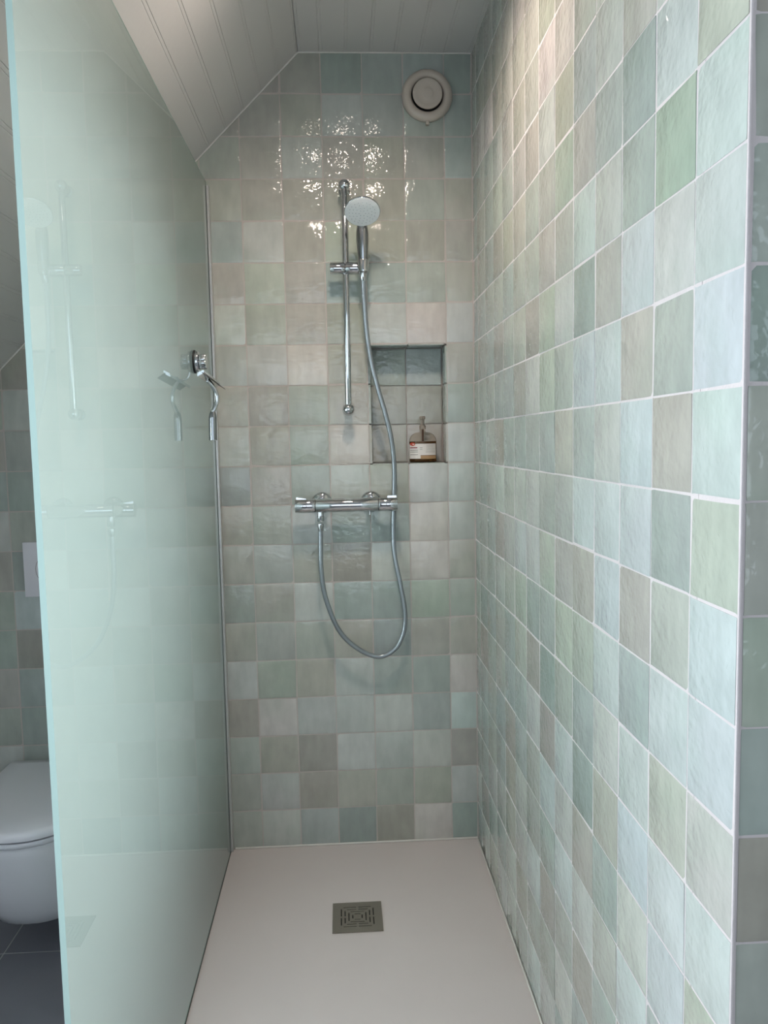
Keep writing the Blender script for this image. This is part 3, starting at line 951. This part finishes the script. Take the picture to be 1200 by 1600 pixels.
# ------------------------------------------------------------------ toilet and flush plate
TXc = -1.160
to = thing('toilet', 'white wall-hung toilet with closed lid left of the glass screen', 'toilet', (TXc, 0, .005))
def outline(w, y0, y1, rc=.016):
    """closed D-shaped outline: square at the wall side y0, round at the front y1"""
    y0, y1 = y0*.975, y1*.975
    L = y0 - y1
    ym = y1 + L*.52
    rc = min(rc, w*.5)
    pts = []
    for k in range(4): pts.append((w, ym + (y0-rc-ym)*k/4))
    for k in range(5):
        a = math.pi/2*k/4
        pts.append((w-rc+rc*math.cos(a), y0-rc+rc*math.sin(a)))
    for k in range(1, 4): pts.append((w-rc - 2*(w-rc)*k/4, y0))
    for k in range(5):
        a = math.pi/2 + math.pi/2*k/4
        pts.append((-(w-rc)+rc*math.cos(a), y0-rc+rc*math.sin(a)))
    for k in range(1, 4): pts.append((-w, y0-rc + (ym-y0+rc)*k/4))
    for k in range(24):
        a = math.pi + math.pi*k/24
        cx, sy = math.cos(a), math.sin(a)
        pts.append((w*math.copysign(abs(cx)**(2/2.3), cx), ym - abs(sy)**(2/2.15)*L*.52))
    return pts
def loft(bm, secs, cap0=True, cap1=True):
    rings = [[bm.verts.new((x, y, z)) for x, y in pts] for pts, z in secs]
    for a, b in zip(rings, rings[1:]):
        m = len(a)
        for k in range(m): bm.faces.new((a[k], a[(k+1) % m], b[(k+1) % m], b[k]))
    if cap0: bm.faces.new(rings[0][::-1])
    if cap1: bm.faces.new(rings[-1])
bm = bmesh.new()
secs = []
for z, w, yf in [(.022, .085, -.300), (.018, .118, -.375), (.026, .135, -.412), (.050, .152, -.452), (.09, .163, -.482), (.15, .170, -.506), (.21, .174, -.522), (.262, .176, -.530), (.282, .177, -.532), (.288, .175, -.530)]:
    secs.append((outline(w, -.0012, yf), z))
loft(bm, secs)
obj('bowl', bm, M_CERAMIC, to, smooth=50)
bm = bmesh.new()
loft(bm, [(outline(.172, -.066, -.534), .2895), (outline(.1765, -.064, -.539), .2925), (outline(.1775, -.063, -.541), .300), (outline(.1755, -.064, -.539), .3055)])
obj('seat', bm, M_SEAT, to, smooth=50)
bm = bmesh.new()
loft(bm, [(outline(.1745, -.062, -.538), .3085), (outline(.179, -.060, -.5435), .3115), (outline(.1795, -.060, -.544), .3205), (outline(.1765, -.061, -.540), .3285), (outline(.168, -.064, -.528), .3325), (outline(.12, -.09, -.46), .3345)])
obj('lid', bm, M_SEAT, to, smooth=50)
bm = bmesh.new()
for x in (-.08, .08): rounded_cyl(bm, (x-.022, -.052, .3055), (x+.022, -.052, .3055), .009, .0015, 20)
box(bm, -.10, .10, -.058, -.044, .2885, .2985, .001)
obj('hinge', bm, M_SEAT, to, smooth=40)

fp = thing('flush_plate', 'white rectangular flush plate with round buttons on wall above toilet', 'flush plate', (-1.1590, 0, .9055))
bm = bmesh.new(); box(bm, -.123, .123, -.0125, -.0005, -.0825, .0825, .0018, 2)
pl = obj('plate', bm, M_PLATE, fp, smooth=40)
for cx, r in ((-.039, .049), (.063, .040)):
    bm = bmesh.new()
    lathe(bm, [(r-.0012, .0126), (r-.0012, .0128), (r, .0128), (r, .0126)], (cx, 0, 0), FY, 56)
    obj('button_seam', bm, M_PRINT, fp)
    bm = bmesh.new(); lathe(bm, [(0, .0126), (r-.0013, .0126), (r-.0016, .0134), (0, .0136)], (cx, 0, 0), FY, 56)
    obj('flush_button', bm, M_PLATE, fp, smooth=40)

# ------------------------------------------------------------------ ceiling spotlight over the shower (three lamps)
LX, LY = -.285, -.76
sp = thing('ceiling_spotlight', 'round white ceiling spotlight with three warm lamps over the shower', 'lamp', (LX, LY, ZC))
bm = bmesh.new(); lathe(bm, [(.085, -.0005), (.085, -.014), (.080, -.018), (0, -.018)], (0, 0, 0), (0, 0, 1), 48)
obj('base', bm, M_VENT, sp, smooth=40)
M_LAMP = bpy.data.materials.new('lit_lamp'); M_LAMP.use_nodes = True
M_LAMP.node_tree.nodes['Principled BSDF'].inputs['Emission Color'].default_value = (*SPOT_COL, 1)
M_LAMP.node_tree.nodes['Principled BSDF'].inputs['Emission Strength'].default_value = 45
for k in range(3):
    a = math.radians(90 + 120*k)
    px, py = .048*math.cos(a), .048*math.sin(a)
    bm = bmesh.new(); lathe(bm, [(.024, -.0182), (.024, -.022), (.0205, -.022), (.0205, -.0182)], (px, py, 0), (0, 0, 1), 28)
    obj('lamp_ring', bm, M_CHROME, sp, smooth=40)
    bm = bmesh.new(); lathe(bm, [(0, -.0183), (.0200, -.0183), (.0200, -.0200), (0, -.0205)], (px, py, 0), (0, 0, 1), 28)
    obj('lamp_lens', bm, M_LAMP, sp, smooth=40)
    l = bpy.data.lights.new('spot_lamp', 'SPOT')
    l.energy = SPOT_W; l.color = SPOT_COL; l.shadow_soft_size = .016
    l.spot_size = math.radians(166); l.spot_blend = 1.0
    lob = bpy.data.objects.new('spot_lamp', l); C.objects.link(lob)
    lob.parent = sp; lob.location = (px, py, -.045)
